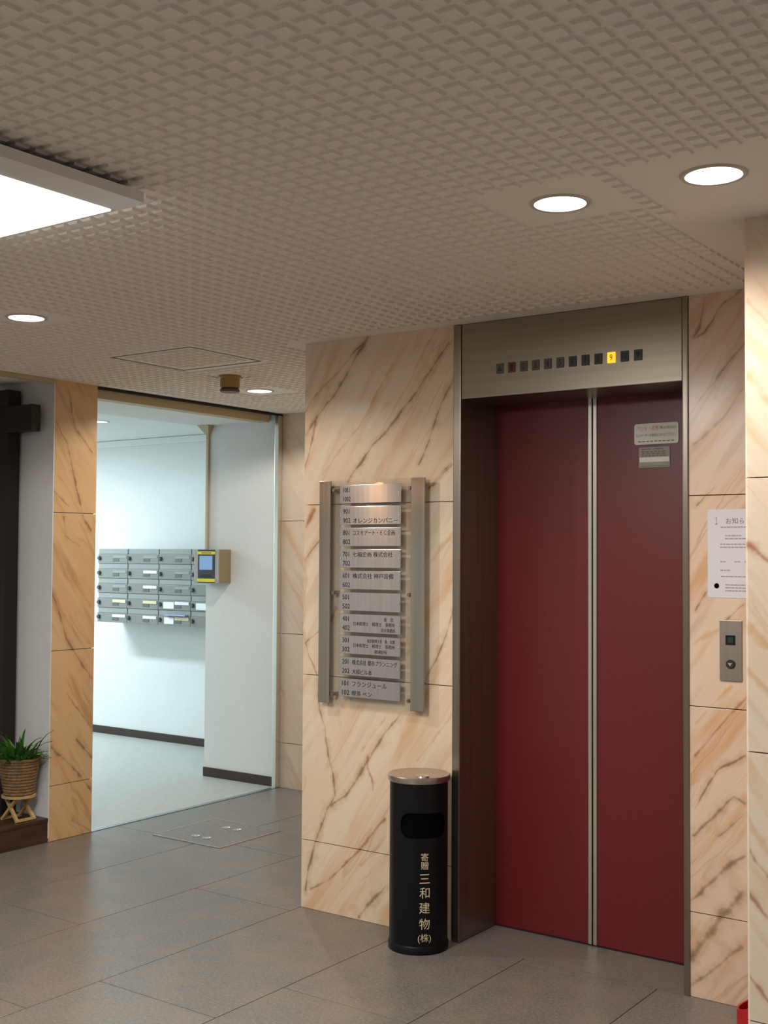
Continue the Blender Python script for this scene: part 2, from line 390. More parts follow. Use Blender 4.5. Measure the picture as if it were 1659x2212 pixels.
# relief blocks hanging a few millimetres below the sheet
PITCH = .0545; PH = .0070
def block_bm(bm, x, y):
    a = .0212; t_ = .010      # steep sides towards the entrance and the right, long slopes on the other two
    c = Vector((x, y, H))
    A = [bm.verts.new(c+Vector((sx*a, sy*a, 0))) for sx, sy in ((-1, -1), (1, -1), (1, 1), (-1, 1))]
    B = [bm.verts.new(c+Vector((px, py, -PH))) for px, py in ((-a+t_, -a+.001), (a-.001, -a+.001), (a-.001, a-t_), (-a+t_, a-t_))]
    bm.faces.new(B)
    for i in range(4): bm.faces.new((A[i], A[(i+1) % 4], B[(i+1) % 4], B[i]))
spots = []
ix0, ix1, iy0, iy1 = -60, 30, -40, 90
for i in range(-80, 45):
    for j in range(-80, 80):
        x = 2.262+i*PITCH; y = -2.193+j*PITCH
        if not (XL+.075 < x < XR-.1 and YN+3.0 < y < YB-.075): continue
        if x > -.03 and y > -.10: continue                       # border along the elevator wall
        if x < 0 and -.09 < x and y > -.05: continue
        if x > 2.02 and y > -.95: continue
        if XP-.05 < x and y > YP-.10: continue
        if 1.70 < x < 2.0 and -1.42 < y < -1.09: continue          # flat squares round the lamps
        if 2.09 < x < 2.75 and -1.40 < y: continue
        if -1.31 < x < -1.00 and .86 < y < 1.15: continue
        if -.68 < x < -.37 and -1.21 < y < -.90: continue
        if .26 < x < 1.06 and y < -1.97: continue               # fixture
        if (HX0-.03 < x < HX1+.03) and (HY0-.03 < y < HY1+.03) and not (HX0+.03 < x < HX1-.03 and HY0+.03 < y < HY1-.03): continue
        if abs(x+.908) < .075 and abs(y-.498) < .075: continue
        spots.append((x, y))
from bpy_extras.object_utils import world_to_camera_view
bpy.context.view_layer.update()
def seen(x, y):
    q = cam.matrix_world.inverted() @ Vector((x, y, H))
    if q.z > -.2: return None
    u = 829.5+2574.44*q.x/-q.z; v = 1106-2574.44*q.y/-q.z
    if -20 < u < 1680 and -40 < v < 1100: return -q.z
    return None
inhatch = [s for s in spots if HX0 < s[0] < HX1 and HY0 < s[1] < HY1]
rest = [s for s in spots if s not in set(inhatch)]
vis = sorted([(d, s) for s in rest for d in [seen(*s)] if d is not None])
near = [s for d, s in vis[:300]]; nearset = set(near)
bmb = bmesh.new(); block_bm(bmb, 0, 0); bmesh.ops.translate(bmb, verts=bmb.verts, vec=(0, 0, -H))
bmesh.ops.recalc_face_normals(bmb, faces=bmb.faces)
meb = bpy.data.meshes.new('relief_block'); bmb.to_mesh(meb); bmb.free(); meb.materials.append(CEIL)
for x, y in near:
    o = bpy.data.objects.new('relief_block', meb); link(o, ceil); o.location = (x, y, H)
bm = bmesh.new()
for s in rest:
    if s not in nearset: block_bm(bm, *s)
far = obj('relief_blocks_beyond', bm, CEIL, ceil); far['kind'] = 'stuff'
far['label'] = 'farther raised squares of the patterned ceiling'

# ---- front wall with the elevator
front = bmesh.new()
add_box(front, .006, XF1, .021, YB+.9, 0, H); add_box(front, XF1, XF4, YD+.09, YB+.9, 0, H)
add_box(front, XF4, 3.0, .021, YB+.9, 0, H)
front = obj('wall_front', front, JOINT); tag(front, None, None, None, 'structure')
ZS = [0.0, *J, H]
def panels(parent, axis, a0, a1, c0, c1, m, zs=ZS, gap=.0015):
    for ri, (z0, z1) in enumerate(zip(zs, zs[1:])):
        zz0 = z0+(gap if z0 > 0 else 0); zz1 = z1-(gap if z1 < H else 0)
        bm = bmesh.new()
        if axis == 'y': add_box(bm, a0, a1, c0, c1, zz0, zz1, .0008); org = ((a0+a1)/2, c0, z0)
        else: add_box(bm, c0, c1, a0, a1, zz0, zz1, .0008); org = (c1, (a0+a1)/2, z0)
        obj('marble_panel', bm, m[ri], parent, org)
panels(front, 'y', 0, XF1-.001, 0, .02, MB_L)
panels(front, 'y', XF4+.001, 2.7, 0, .02, MB_R)
panels(front, 'x', .021, YB, .0, .006, MB_S)
# ---- right pilaster
rp = box('wall_right', XP+.021, 3.4, YP+.021, -.001, 0, H, JOINT); tag(rp, None, None, None, 'structure')
panels(rp, 'y', XP+.008, 3.4, YP, YP+.02, MB_P)
panels(rp, 'x', YP+.008, -.002, XP, XP+.02, MB_S)
bm = bmesh.new()
for z0, z1 in zip(ZS, ZS[1:]):
    A = [(XP, YP+.008), (XP+.008, YP), (XP+.012, YP+.012)]
    lo = [bm.verts.new((x, y, z0+.001)) for x, y in A]; hi = [bm.verts.new((x, y, z1-.001)) for x, y in A]
    bm.faces.new(lo); bm.faces.new(hi[::-1])
    for i in range(3): bm.faces.new((lo[i], lo[(i+1) % 3], hi[(i+1) % 3], hi[i]))
obj('corner_bead', bm, MB_P[2], rp)
# ---- wall to the right of the camera
tag(box('wall_bounce', XR, XR+.1, YN, 0, 0, H, PLAST_G), None, None, None, 'structure')  # unseen plaster wall, put in to bounce light back into the lobby
tag(box('wall_beyond', 3.4, XR, YP, YP+.1, 0, H, PLAST_G), None, None, None, 'structure')
tag(box('wall_light_block', -2.6, XR, YN-.1, YN, 0, H, PLAST_G), None, None, None, 'structure')  # unseen wall added behind the camera to shut out world light
# ---- left wall: marble column, niche beyond it
col = box('wall_left', XL-.20, XL-.021, YC0+.012, YC1-.003, 0, H, JOINT); tag(col, None, None, None, 'structure')
panels(col, 'x', YC0+.004, YC1, XL-.02, XL, MB_C)
box('column_return', XL-.2, XL-.021, YC1-.003, YC1, 0, H, PLAST, col)
nw = bmesh.new(); add_box(nw, -2.6, XL-.0005, YC0-.002, YC0+.004, .02, H); add_box(nw, -2.65, -2.6, -2.2, YC0, 0, H)
add_box(nw, -2.6, XL-.2, YC0+.004, YC0+.12, 0, H)
nw = obj('wall_niche', nw, PLAST_G); tag(nw, None, None, None, 'structure')
tag(box('wall_shopfront', XL-.2, XL, YN, -2.2, 0, H, PLAST_G), None, None, None, 'structure')
tag(box('trim_3', XL-.02, XL+.012, -2.2, YC0+.002, H-.022, H-.001, BEIGE), None, None, None, 'structure')
# ---- back wall strip
bw = box('wall_back', XL+.002, -.002, YB+.021, YB+.1, 0, H, JOINT); tag(bw, None, None, None, 'structure')
panels(bw, 'y', XL, -.002, YB, YB+.02, MB_B)
# ---- mail room
HM = 2.425
tag(box('wall_mailroom', XMW, -1.761, YM, YM+.1, 0, HM+.1, PLAST), None, None, None, 'structure')
tag(box('wall_partition', -2.434, XL-.002, YB, YM-.001, 0, HM, PLAST), None, None, None, 'structure')
tag(box('wall_mail_left', XMW-.1, XMW, .1, YM+.1, 0, HM+.1, PLAST), None, None, None, 'structure')
tag(box('wall_mail_near', XMW, XL-.2, .20, .30, 0, HM+.1, PLAST), None, None, None, 'structure')
tag(box('floor_mailroom', XMW, XL-.03, .30, YM, -.05, -.002, VINYL), None, None, None, 'structure')
DM = (-3.30, 1.713)
cm = holed_plate('ceiling_mailroom', [(XMW, .3), (XL-.002, .3), (XL-.002, YM), (XMW, YM)], [(DM[0], DM[1], .066)], [], HM, PLAST, HM+.14)
tag(cm, None, None, None, 'structure')
tag(box('ceiling_soffit', -2.50, XL-.11, YC1, YB, 2.362, HM-.001, PLAST), None, None, None, 'structure')
tag(box('trim_2', XMW, -2.44, YM-.03, YM, HM-.055, HM-.001, PLAST, bev=.008), None, None, None, 'structure')
tag(box('baseboard_mailroom', XMW, -2.44, YM-.012, YM, -.002, .059, BASEB, bev=.003), None, None, None, 'structure')
tag(box('baseboard_partition', -2.434, XL-.04, YB-.012, YB, -.002, .059, BASEB, bev=.003), None, None, None, 'structure')
# ---- opening to the mail room: header board, track, jamb, threshold
tr = structure('trim_1', None, (XL, 1.1, 0))
box('header_board', XL-.11, XL-.03, YC1, YB-.10, 2.338, H+.02, BEIGE, tr)
box('track', XL-.03, XL-.004, YC1, YB, H-.014, H-.002, DARK, tr)
bm = bmesh.new(); add_box(bm, XL-.036, XL-.002, YB-.042, YB-.001, 0, H-.014, .004)
obj('jamb', bm, CHROME, tr)
box('threshold_strip', XL-.032, XL+.003, YC1, YB-.001, -.004, .0025, mat('threshold_metal', (.34, .38, .42), .35, 1.0), tr, .001)

# ---- elevator entrance
el = structure('door_1', 'elevator entrance with maroon centre-opening doors in a steel frame', ((XF2+XF3)/2, 0, 0))
bm = bmesh.new(); add_box(bm, XF1, XF2, -.006, YD+.06, 0, H-.001, .004); obj('jamb', bm, STEEL_V, el)
bm = bmesh.new(); add_box(bm, XF3, XF4, -.006, YD+.06, 0, H-.001, .004); obj('jamb', bm, STEEL_V, el)
HEADM = noisy('header_steel', (.33, .30, .24), (.29, .26, .205), 50, .36, 1.0, 0, 3, (.02, 1, 1))
box('header', XF2+.0015, XF3-.0015, -.002, YD-.006, ZO, H-.001, HEADM, el, .002)
XS = 1.2205
for s, a, b in ((-1, XF2-.03, XS-.0025), (1, XS+.0025, XF3+.05)):
    leaf = box('door_leaf', a, b, YD, YD+.03, .004, ZO+.05, DOORRED, el, .002)
    e0, e1 = (b-.016, b) if s < 0 else (a, a+.016)
    box('edge_strip', e0-.0005, e1+.0005, YD-.006, YD+.012, .005, ZO+.05, CHROME, leaf, .003)
box('threshold', XF2, XF3, YD-.004, YD+.07, -.01, .003, DARK, el)

# ================================================================== THINGS
# ---- floor indicator lamps
ind = thing('floor_indicator', 'row of small square floor number lamps above elevator, one lit orange', 'floor indicator', (1.249, -.002, 2.19))
LBODY = [mat('lamp_off_grey', (.10, .09, .075), .4), mat('lamp_off_red', (.14, .035, .02), .4),
         mat('lamp_lit_orange', (1, .35, .02), .4, emit=(1.0, .30, .012), estr=2.2), mat('lamp_off_dark', (.045, .045, .05), .4)]
names12 = ['up']+[str(i) for i in range(1, 11)]+['down']
for i, nm in enumerate(names12):
    x = .967+i*.0514; z0, z1 = 2.191, 2.230; wd = .0155
    m_ = LBODY[2] if i == 9 else LBODY[1] if i == 1 else LBODY[3] if i >= 6 else LBODY[0]
    lamp = box('number_lamp', x-wd, x+wd, -.0055, .002, z0, z1, m_, ind, .0015)
    if i == 9: lamp['label'] = 'lit orange floor lamp'
    if nm in ('up', 'down'):
        bm = bmesh.new(); s = 1 if nm == 'up' else -1; zc = (z0+z1)/2
        v = [bm.verts.new((x+dx*.011, -.006, zc+s*dz*.010)) for dx, dz in ((-1, -1), (1, -1), (0, 1))]; bm.faces.new(v)
        obj('arrow', bm, BLACK, lamp)
    else:
        hw = .0055 if len(nm) == 1 else .010
        obj('number', fit_text(nm, x-hw, x+hw, z0+.008, z1-.008, -.0062), BLACK, lamp)

# ---- stickers on the right door leaf
st = thing('warning_sticker', 'white rounded notice sticker with red and black lettering on elevator door', 'sticker', (1.483, YD, 1.917))
bm = bmesh.new(); rounded_plate(bm, 1.395, 1.571, 1.917, 1.996, YD-.0035, YD-.0005, .009); obj('card', bm, CARD, st)
REDT = mat('faded_red_print', (.85, .33, .26), .5); GREYT = mat('grey_print', (.16, .15, .14), .5)
yl = YD-.0042
obj('red_lettering', fit_text('ペット・荷物', 1.405, 1.493, 1.968, 1.988, yl), REDT, st)
obj('lettering', fit_text('等の持込は', 1.497, 1.562, 1.972, 1.984, yl), GREYT, st)
obj('lettering', fit_text('エレベーターの使用はひかえて下さい', 1.402, 1.556, 1.945, 1.958, yl), GREYT, st)
bm = bmesh.new()
for k in range(9): add_box(bm, 1.410+k*.0165, 1.410+k*.0165+.012, yl-.0001, yl+.0004, 1.9265, 1.9295)
obj('small_print', bm, GREYT, st)
sp = thing('inspection_plate', 'grey printed plate with a white band below sticker on elevator door', 'plate', (1.475, YD, 1.828))
box('plate', 1.413, 1.537, YD-.003, YD-.0005, 1.829, 1.907, mat('grey_plate', (.36, .33, .28), .4), sp, .001)
box('white_band', 1.416, 1.534, YD-.0036, YD-.002, 1.850, 1.868, CARD, sp)
bm = bmesh.new()
for r, (n, z) in enumerate(((2, 1.899), (6, 1.889), (5, 1.882), (7, 1.874))):
    for k in range(n):
        x = 1.424+k*(.1/n); add_box(bm, x, x+.1/n*.72, YD-.0037, YD-.0028, z-.0018, z+.0018)
add_box(bm, 1.418, 1.532, YD-.0037, YD-.0028, 1.8335, 1.8355)
obj('printed_lines', bm, GREYT, sp)

# ---- paper notice and call button panel
pn = thing('paper_notice', 'white paper notice taped to marble wall right of elevator', 'notice', (1.89, 0, 1.357))
box('sheet', 1.784, 1.996, -.0016, -.0004, 1.356, 1.656, PAPER, pn)
yl = -.0020
obj('lettering', fit_text('お知らせ', 1.848, 1.935, 1.606, 1.626, yl), GREYT, pn)
obj('lettering', fit_text('１', 1.811, 1.819, 1.604, 1.628, yl), GREYT, pn)
PRT = mat('pale_grey_print', (.34, .33, .34), .6)
bm = bmesh.new()
for z, x0, x1 in ((1.595, 1.83, 1.95), (1.566, 1.845, 1.90), (1.556, 1.845, 1.96), (1.537, 1.828, 1.975), (1.527, 1.828, 1.975), (1.478, 1.828, 1.846), (1.478, 1.877, 1.897),
                  (1.478, 1.911, 1.93), (1.449, 1.828, 1.862), (1.428, 1.83, 1.96), (1.400, 1.845, 1.93), (1.390, 1.845, 1.96), (1.380, 1.845, 1.95)):
    x = x0
    while x < x1-.002:
        l = random.uniform(.006, .016); add_box(bm, x, min(x+l, x1), yl-.0001, -.0012, z-.0019, z+.0019); x += l+.0022
obj('printed_lines', bm, PRT, pn)
lathe('seal_mark', [(.0, 0.0), (.009, 0.0), (.009, -.0006)], (1.815, -.0016, 1.396), GREYT, pn, 16, 'y')
cp = thing('call_button_panel', 'steel elevator call button plate on marble wall under paper notice', 'call panel', (1.863, 0, 1.077))
box('plate', 1.826, 1.902, -.006, -.0002, 1.077, 1.281, noisy('call_plate_steel', (.42, .36, .31), (.37, .32, .275), 80, .34, 1.0, 0, 3, (1, 1, .03)), cp, .0015)
dsp = box('display', 1.847, 1.880, -.0085, -.004, 1.198, 1.232, mat('display_black', (.008, .01, .01), .2), cp, .001)
box('display_glass', 1.855, 1.872, -.0092, -.008, 1.206, 1.224, mat('display_green', (.03, .045, .04), .1), dsp)
bt = lathe('button', [(.0155, -.0), (.0155, .005), (.013, .008), (.0, .008)], (1.864, -.005, 1.134), mat('button_dark', (.06, .055, .045), .35, .6), cp, 24, 'y')
bm = bmesh.new()
v = [bm.verts.new((1.864+a*.008, -.0136, 1.134+b*.008)) for a, b in ((-1, .6), (1, .6), (0, -.9))]; bm.faces.new(v)
obj('arrow', bm, CHROME, bt)

# ---- tenant directory
TX0, TX1, TZ0, TZ1 = .115, .648, .873, 1.802
td = thing('tenant_directory', 'clear acrylic tenant directory board with ten steel name plates on marble wall', 'directory sign', ((TX0+TX1)/2, 0, TZ0))
acr = bpy.data.materials.new('clear_acrylic'); acr.use_nodes = True
_n = acr.node_tree.nodes; _l = acr.node_tree.links; _n.clear()
_o = _n.new('ShaderNodeOutputMaterial'); _x = _n.new('ShaderNodeMixShader'); _tr = _n.new('ShaderNodeBsdfTransparent'); _g = _n.new('ShaderNodeBsdfGlossy')
_tr.inputs[0].default_value = (.955, .95, .93, 1); _g.inputs['Roughness'].default_value = .03; _x.inputs[0].default_value = .05
_l.new(_tr.outputs[0], _x.inputs[1]); _l.new(_g.outputs[0], _x.inputs[2]); _l.new(_x.outputs[0], _o.inputs[0])
box('acrylic_sheet', TX0, TX1, -.033, -.029, TZ0, TZ1, acr, td)
for x0, x1 in ((TX0, TX0+.060), (TX1-.066, TX1)):
    bm = bmesh.new(); add_box(bm, x0, x1, -.040, -.0335, TZ0+.004, TZ1, .002); obj('side_bar', bm, STEEL, td)
for x in (.190, .572):
    for z in (1.762, 1.335, .915):
        lathe('standoff', [(.0, .041), (.007, .041), (.008, .036), (.008, .0)], (x, 0, z), mat('standoff_steel', (.2, .18, .15), .3, 1.0) if False else STEEL_V, td, 16, 'y')
TEN = [('1001', '1002', [], []), ('901', '902', [], ['オレンジカンパニー']), ('801', '802', ['コスモアート・ＥＣ企画'], []), ('701', '702', ['七福企画 株式会社'], []),
       ('601', '602', ['株式会社 神戸設備'], []), ('501', '502', [], []), ('401', '402', None, None), ('301', '302', None, None),
       ('201', '202', ['株式会社 都市プランニング'], ['大和ビル本'], ), ('101', '102', ['フランジュール'], ['喫茶 ペン'])]
PW0, PW1 = .224, .534
for k in range(10):
    zt = 1.781-k*.0884; zb = zt-.0755
    a, b, ta, tb = TEN[k]
    pl = box('name_plate', PW0, PW1, -.0405, -.0365, zb, zt, PLATE, td, .001)
    y = -.0411
    lt = bmesh.new()
    merge(lt, fit_text(a, PW0+.018, PW0+.050, zt-.030, zt-.010, y)); merge(lt, fit_text(b, PW0+.018, PW0+.056, zb+.008, zb+.028, y))
    if ta is None:
        if k == 6:
            rows = [('東　京', .228, .275, zt-.026, zt-.010), ('日本税理士　税理士　事務所', .075, .283, zt-.047, zt-.031), ('会計事務所', .215, .285, zb+.006, zb+.022)]
        else:
            rows = [('東京税理士会　東　支部', .145, .283, zt-.026, zt-.011), ('日本税理士　税理士　事務所', .075, .283, zt-.047, zt-.031), ('事務所', .180, .245, zb+.006, zb+.022)]
        for s_, c0, c1, z0, z1 in rows: merge(lt, fit_text(s_, PW0+c0, PW0+c1, z0, z1, y))
    else:
        wide = {1: .225, 2: .21, 3: .20, 4: .205, 8: .225, 9: .175}.get(k, .2)
        for s_ in ta: merge(lt, fit_text(s_, PW0+.070, PW0+.070+wide, zt-.031, zt-.010, y))
        for s_ in tb: merge(lt, fit_text(s_, PW0+.070, PW0+.070+(wide if k == 1 else .10), zb+.006, zb+.027, y))
    obj('lettering', lt, BLACK, pl)
    for x in (PW0+.008, PW1-.008):
        lathe('screw', [(.0, .0030), (.003, .0026), (.0036, 0)], (x, -.0402, (zb+zt)/2), CHROME, pl, 10, 'y')

# ---- ash bin
BC = (.682, -.122)
bn = thing('ash_bin', 'tall black cylindrical ash bin with steel lid and gold lettering beside elevator', 'ash bin', (*BC, 0))
vc = math.atan2(-3.95-BC[1], 3.26-BC[0])            # direction towards the viewer
aslot = vc+math.radians(12)
def bin_bm():
    bm = bmesh.new(); R = .1115; zc, hh, Aw = .478, .047, math.radians(50); rr = .047/R
    ae = Aw-rr*.80
    def aw(z):
        t_ = abs(z-zc)/hh
        if t_ >= 1: return ae
        return ae+(Aw-ae)*math.sqrt(1-t_*t_)
    zs = [.028, .2, zc-hh]+[zc+hh*math.sin(PI*(i/12-.5)) for i in range(1, 12)]+[zc+hh, .56, .634]
    n = 60; rows = []
    for z in zs:
        a = aw(z); rows.append([bm.verts.new((BC[0]+R*math.cos(aslot+a+(2*PI-2*a)*i/n), BC[1]+R*math.sin(aslot+a+(2*PI-2*a)*i/n), z)) for i in range(n+1)])
    for A, B in zip(rows, rows[1:]):
        for i in range(n): bm.faces.new((A[i], A[i+1], B[i+1], B[i]))
    m = 18
    def frontrow(z, L, Rv): return [L]+[bm.verts.new((BC[0]+R*math.cos(aslot-ae+2*ae*i/m), BC[1]+R*math.sin(aslot-ae+2*ae*i/m), z)) for i in range(1, m)]+[Rv]
    fr = {z: frontrow(z, rows[k][-1], rows[k][0]) for k, z in enumerate(zs) if abs(z-zc) >= hh-1e-6}
    seq = [z for z in zs if z <= zc-hh+1e-6]
    for z0, z1 in list(zip(seq, seq[1:]))+[(a, b) for a, b in zip(zs, zs[1:]) if a >= zc+hh-1e-6]:
        A, B = fr[z0], fr[z1]
        for i in range(m): bm.faces.new((A[i], A[i+1], B[i+1], B[i]))
    return bm
shell = obj('body', bin_bm(), BIN, bn, None, True); auto_smooth(shell)
lathe('liner', [(.0, .05), (.104, .05), (.104, .63), (.0, .63)], (*BC, 0), mat('liner_black', (.002, .002, .002), .9, spec=.05), bn, 40)
lathe('foot_ring', [(.108, 0), (.1155, 0), (.1155, .024), (.112, .03), (.108, .03)], (*BC, 0), BIN, bn, 48)
lidm = mat('lid_steel', (.62, .56, .52), .30, 1.0)
lid = lathe('lid', [(.0, .652), (.110, .654), (.1175, .656), (.1195, .654), (.1195, .636), (.117, .633), (.0, .633)], (*BC, 0), lidm, bn, 56)
vd = Vector((math.cos(vc), math.sin(vc), 0))
kp = Vector((*BC, 0))+vd*.060+Vector((.012, .006, 0))
lathe('ash_cap', [(.0, .6615), (.022, .6605), (.026, .6585), (.026, .652)], (kp.x, kp.y, 0), CHROME, lid, 28)
# lettering wrapped round the body
def wrap(body, zc, size, wmul=1.0):
    bm = text_bm(body, 1.0, 0.0)
    xs = [v.co.x for v in bm.verts]; ys = [v.co.y for v in bm.verts]
    mx, my = (min(xs)+max(xs))/2, (min(ys)+max(ys))/2; s = size/max(max(ys)-min(ys), (max(xs)-min(xs))/wmul)
    R = .1124
    for _ in range(3):
        es = [e for e in bm.edges if e.calc_length()*s > .006]
        if es: bmesh.ops.subdivide_edges(bm, edges=es, cuts=1); bmesh.ops.triangulate(bm, faces=bm.faces[:])
    for v in bm.verts:
        a = aslot+(v.co.x-mx)*s/R
        v.co = Vector((BC[0]+R*math.cos(a), BC[1]+R*math.sin(a), zc+(v.co.y-my)*s))
    return bm
lt = bmesh.new()
for ch, v, sz in (('寄', 1834, .030), ('贈', 1852, .030), ('三', 1880, .040), ('和', 1910, .040), ('建', 1942, .041), ('物', 1976, .041)):
    merge(lt, wrap(ch, .478-(v-1768)/574.0, sz))
merge(lt, wrap('(株)', .478-(2007-1768)/574.0, .036, 1.5))
obj('lettering', lt, GOLDT, bn)

# ---- floor hatch
fh = thing('floor_hatch', 'square floor access hatch with metal rim and two lifting rings', 'floor hatch', (-1.207, .755, 0))
RIM = mat('hatch_rim_metal', (.66, .64, .66), .30, 1.0)
hx0, hx1, hy0, hy1 = -1.446, -.970, .525, .987
bm = bmesh.new()
for a in ((hx0-.006, hx1+.006, hy0-.008, hy0), (hx0-.006, hx1+.006, hy1, hy1+.006), (hx0-.006, hx0, hy0, hy1), (hx1, hx1+.006, hy0, hy1)):
    add_box(bm, *a, -.001, .0035)
obj('rim', bm, RIM, fh)
box('cover', hx0+.002, hx1-.002, hy0+.002, hy1-.002, -.001, .0028, STONE, fh)
for y in (.634, .868):
    for x in (-1.245, -1.165):
        bm = bmesh.new(); add_lathe(bm, [(.024, .0026), (.024, .0050), (.016, .0050), (.014, .0030), (.0, .0030)], (x, y, 0), 18)
        obj('lifting_ring', bm, RIM, fh)

# ---- downlights
def downlight(x, y, z, label, lampm, group, energy, colr, r=RA, blend=.22):
    d = thing('downlight', label, 'ceiling light', (x, y, z), group)
    lathe('trim_ring', [(r, .004), (r-.001, -.004), (r+.008, -.005), (r+.012, -.001), (r+.012, .0)], (x, y, z), mat('ring_'+str(len(bpy.data.materials)), (.60, .53, .45), .5), d, 40)
    lathe('reflector', [(r, .0), (r-.002, .03), (r-.018, .075), (.0, .08)], (x, y, z), mat('reflector_white', (.9, .9, .88), .3), d, 40)
    lathe('lamp', [(.0, .012), (.030, .014), (.046, .022), (.050, .034), (.040, .06), (.0, .066)], (x, y, z), lampm, d, 32)
    lens = lathe('lens', [(.0, .022), (r-.003, .022), (r-.003, .026), (.0, .026)], (x, y, z), lampm, d, 40)
    l = bpy.data.lights.new('downlight_beam', 'SPOT'); l.energy = energy; l.color = colr
    l.spot_size = math.radians(160); l.spot_blend = blend; l.shadow_soft_size = .03
    lo = bpy.data.objects.new('downlight_beam', l); link(lo, d); lo.location = (0, 0, -.004)
    return d
downlight(*DL[0], H, 'round recessed downlight in front of right marble pilaster', LAMPW, 'lobby downlights', E_DOWN*.22, C_DOWN, blend=1.0)
downlight(*DL[1], H, 'round recessed downlight above the elevator doors, left of its twin', LAMPW, 'lobby downlights', E_DOWN*.82, C_DOWN, blend=.5)
downlight(*DL[2], H, 'round recessed downlight at the left edge of the lobby ceiling', LAMPW, 'lobby downlights', E_DOWN*.85, C_DOWN)
downlight(*DL[3], H, 'round recessed downlight beside the brown smoke detector', LAMPW, 'lobby downlights', E_DOWN*.85, C_DOWN)
downlight(.9, -4.7, H, 'added unseen downlight in the middle of the entrance half of lobby ceiling', LAMPW, 'lobby downlights', E_DOWN*.8, C_DOWN)  # added lamp behind the camera, brightens the foreground
downlight(-.6, -3.4, H, 'added unseen downlight near the shop front side of lobby ceiling', LAMPW, 'lobby downlights', E_DOWN*.8, C_DOWN)  # second added lamp out of view, more fill for the foreground
downlight(*DM, HM, 'small bright downlight in mail room ceiling next to marble column', LAMPM, None, 8.0, C_MAIL, .060)

# ---- big surface fixture on the left
fx = thing('ceiling_fixture', 'large white surface-mounted fluorescent ceiling fixture with glowing diffuser', 'ceiling light', (.71, -2.75, H))
bm = bmesh.new()
prof = [(1.0, H), (1.118, 2.370), (1.118, 2.344), (1.012, 2.343), (1.012, 2.36), (.408, 2.36), (.408, 2.343), (.302, 2.344), (.302, 2.370), (.42, H)]
for y0, y1 in ((-3.5, -1.975),):
    A = [bm.verts.new((x, y0, z)) for x, z in prof]; B = [bm.verts.new((x, y1, z)) for x, z in prof]
    for i in range(len(A)): j = (i+1) % len(A); bm.faces.new((A[i], A[j], B[j], B[i]))
    bm.faces.new(A); bm.faces.new(B)
bmesh.ops.triangulate(bm, faces=[f for f in bm.faces if len(f.verts) > 4])
obj('housing', bm, WHITE, fx)
box('diffuser', .414, 1.006, -3.49, -1.978, 2.341, 2.362, PANELW, fx, .003)
l = bpy.data.lights.new('fixture_light', 'AREA'); l.shape = 'RECTANGLE'; l.size = .58; l.size_y = 1.46; l.energy = E_PANEL; l.color = C_PANEL
lo = bpy.data.objects.new('fixture_light', l); link(lo, fx); lo.location = (0, .015, 2.338-H)

# ---- assumed mail room fixture out of view, placed to suit the mailbox shadow
fm = thing('assumed_tube_fixture', 'assumed unseen white fluorescent tube fixture on the far left of mail room ceiling', 'ceiling light', (-5.0, 1.3, HM))
box('housing', -5.6, -4.4, 1.2, 1.4, HM-.05, HM-.001, WHITE, fm, .006)
for y in (1.25, 1.35): lathe('tube', [(.0, -.56), (.014, -.56), (.014, .56), (.0, .56)], (-5.0, y, HM-.066), LAMPM, fm, 16, 'x')
l = bpy.data.lights.new('assumed_tube_light', 'AREA'); l.shape = 'RECTANGLE'; l.size = 1.15; l.size_y = .2; l.energy = E_MAIL; l.color = C_MAIL
lo = bpy.data.objects.new('assumed_tube_light', l); link(lo, fm); lo.location = (0, 0, -.085)

# ---- ceiling access panel, smoke detector
ap = thing('ceiling_hatch', 'square ceiling access panel outlined by dark metal edging', 'access panel', ((HX0+HX1)/2, 0, H))
bm = bmesh.new(); w_ = .007
for a in ((HX0, HX1, HY0, HY0+w_), (HX0, HX1, HY1-w_, HY1), (HX0, HX0+w_, HY0+w_, HY1-w_), (HX1-w_, HX1, HY0+w_, HY1-w_)):
    add_box(bm, *a, H-.002, H+.012)
obj('edging', bm, mat('dark_edging', (.06, .065, .06), .5), ap)
bm = bmesh.new(); add_box(bm, HX0+w_+.001, HX1-w_-.001, HY0+w_+.001, HY1-w_-.001, H, H+.012)
for s in inhatch: block_bm(bm, *s)
obj('panel', bm, CEIL, ap)
sd = thing('smoke_detector', 'brown smoke detector hanging from ceiling near back downlight', 'smoke detector', (-.908, .498, H))
BRN = mat('aged_brown_plastic', (.33, .20, .06), .45)
lathe('base', [(.0, .0), (.058, .0), (.058, -.010), (.050, -.016)], (-.908, .498, H), BRN, sd, 36)
lathe('head', [(.050, -.014), (.050, -.060), (.046, -.064)], (-.908, .498, H), BRN, sd, 36)
lathe('vent_ring', [(.045, -.062), (.045, -.070)], (-.908, .498, H), DARK, sd, 36)
lathe('cap', [(.044, -.069), (.050, -.070), (.050, -.080), (.046, -.084), (.0, -.084)], (-.908, .498, H), mat('brown_cap', (.12, .06, .03), .5), sd, 36)

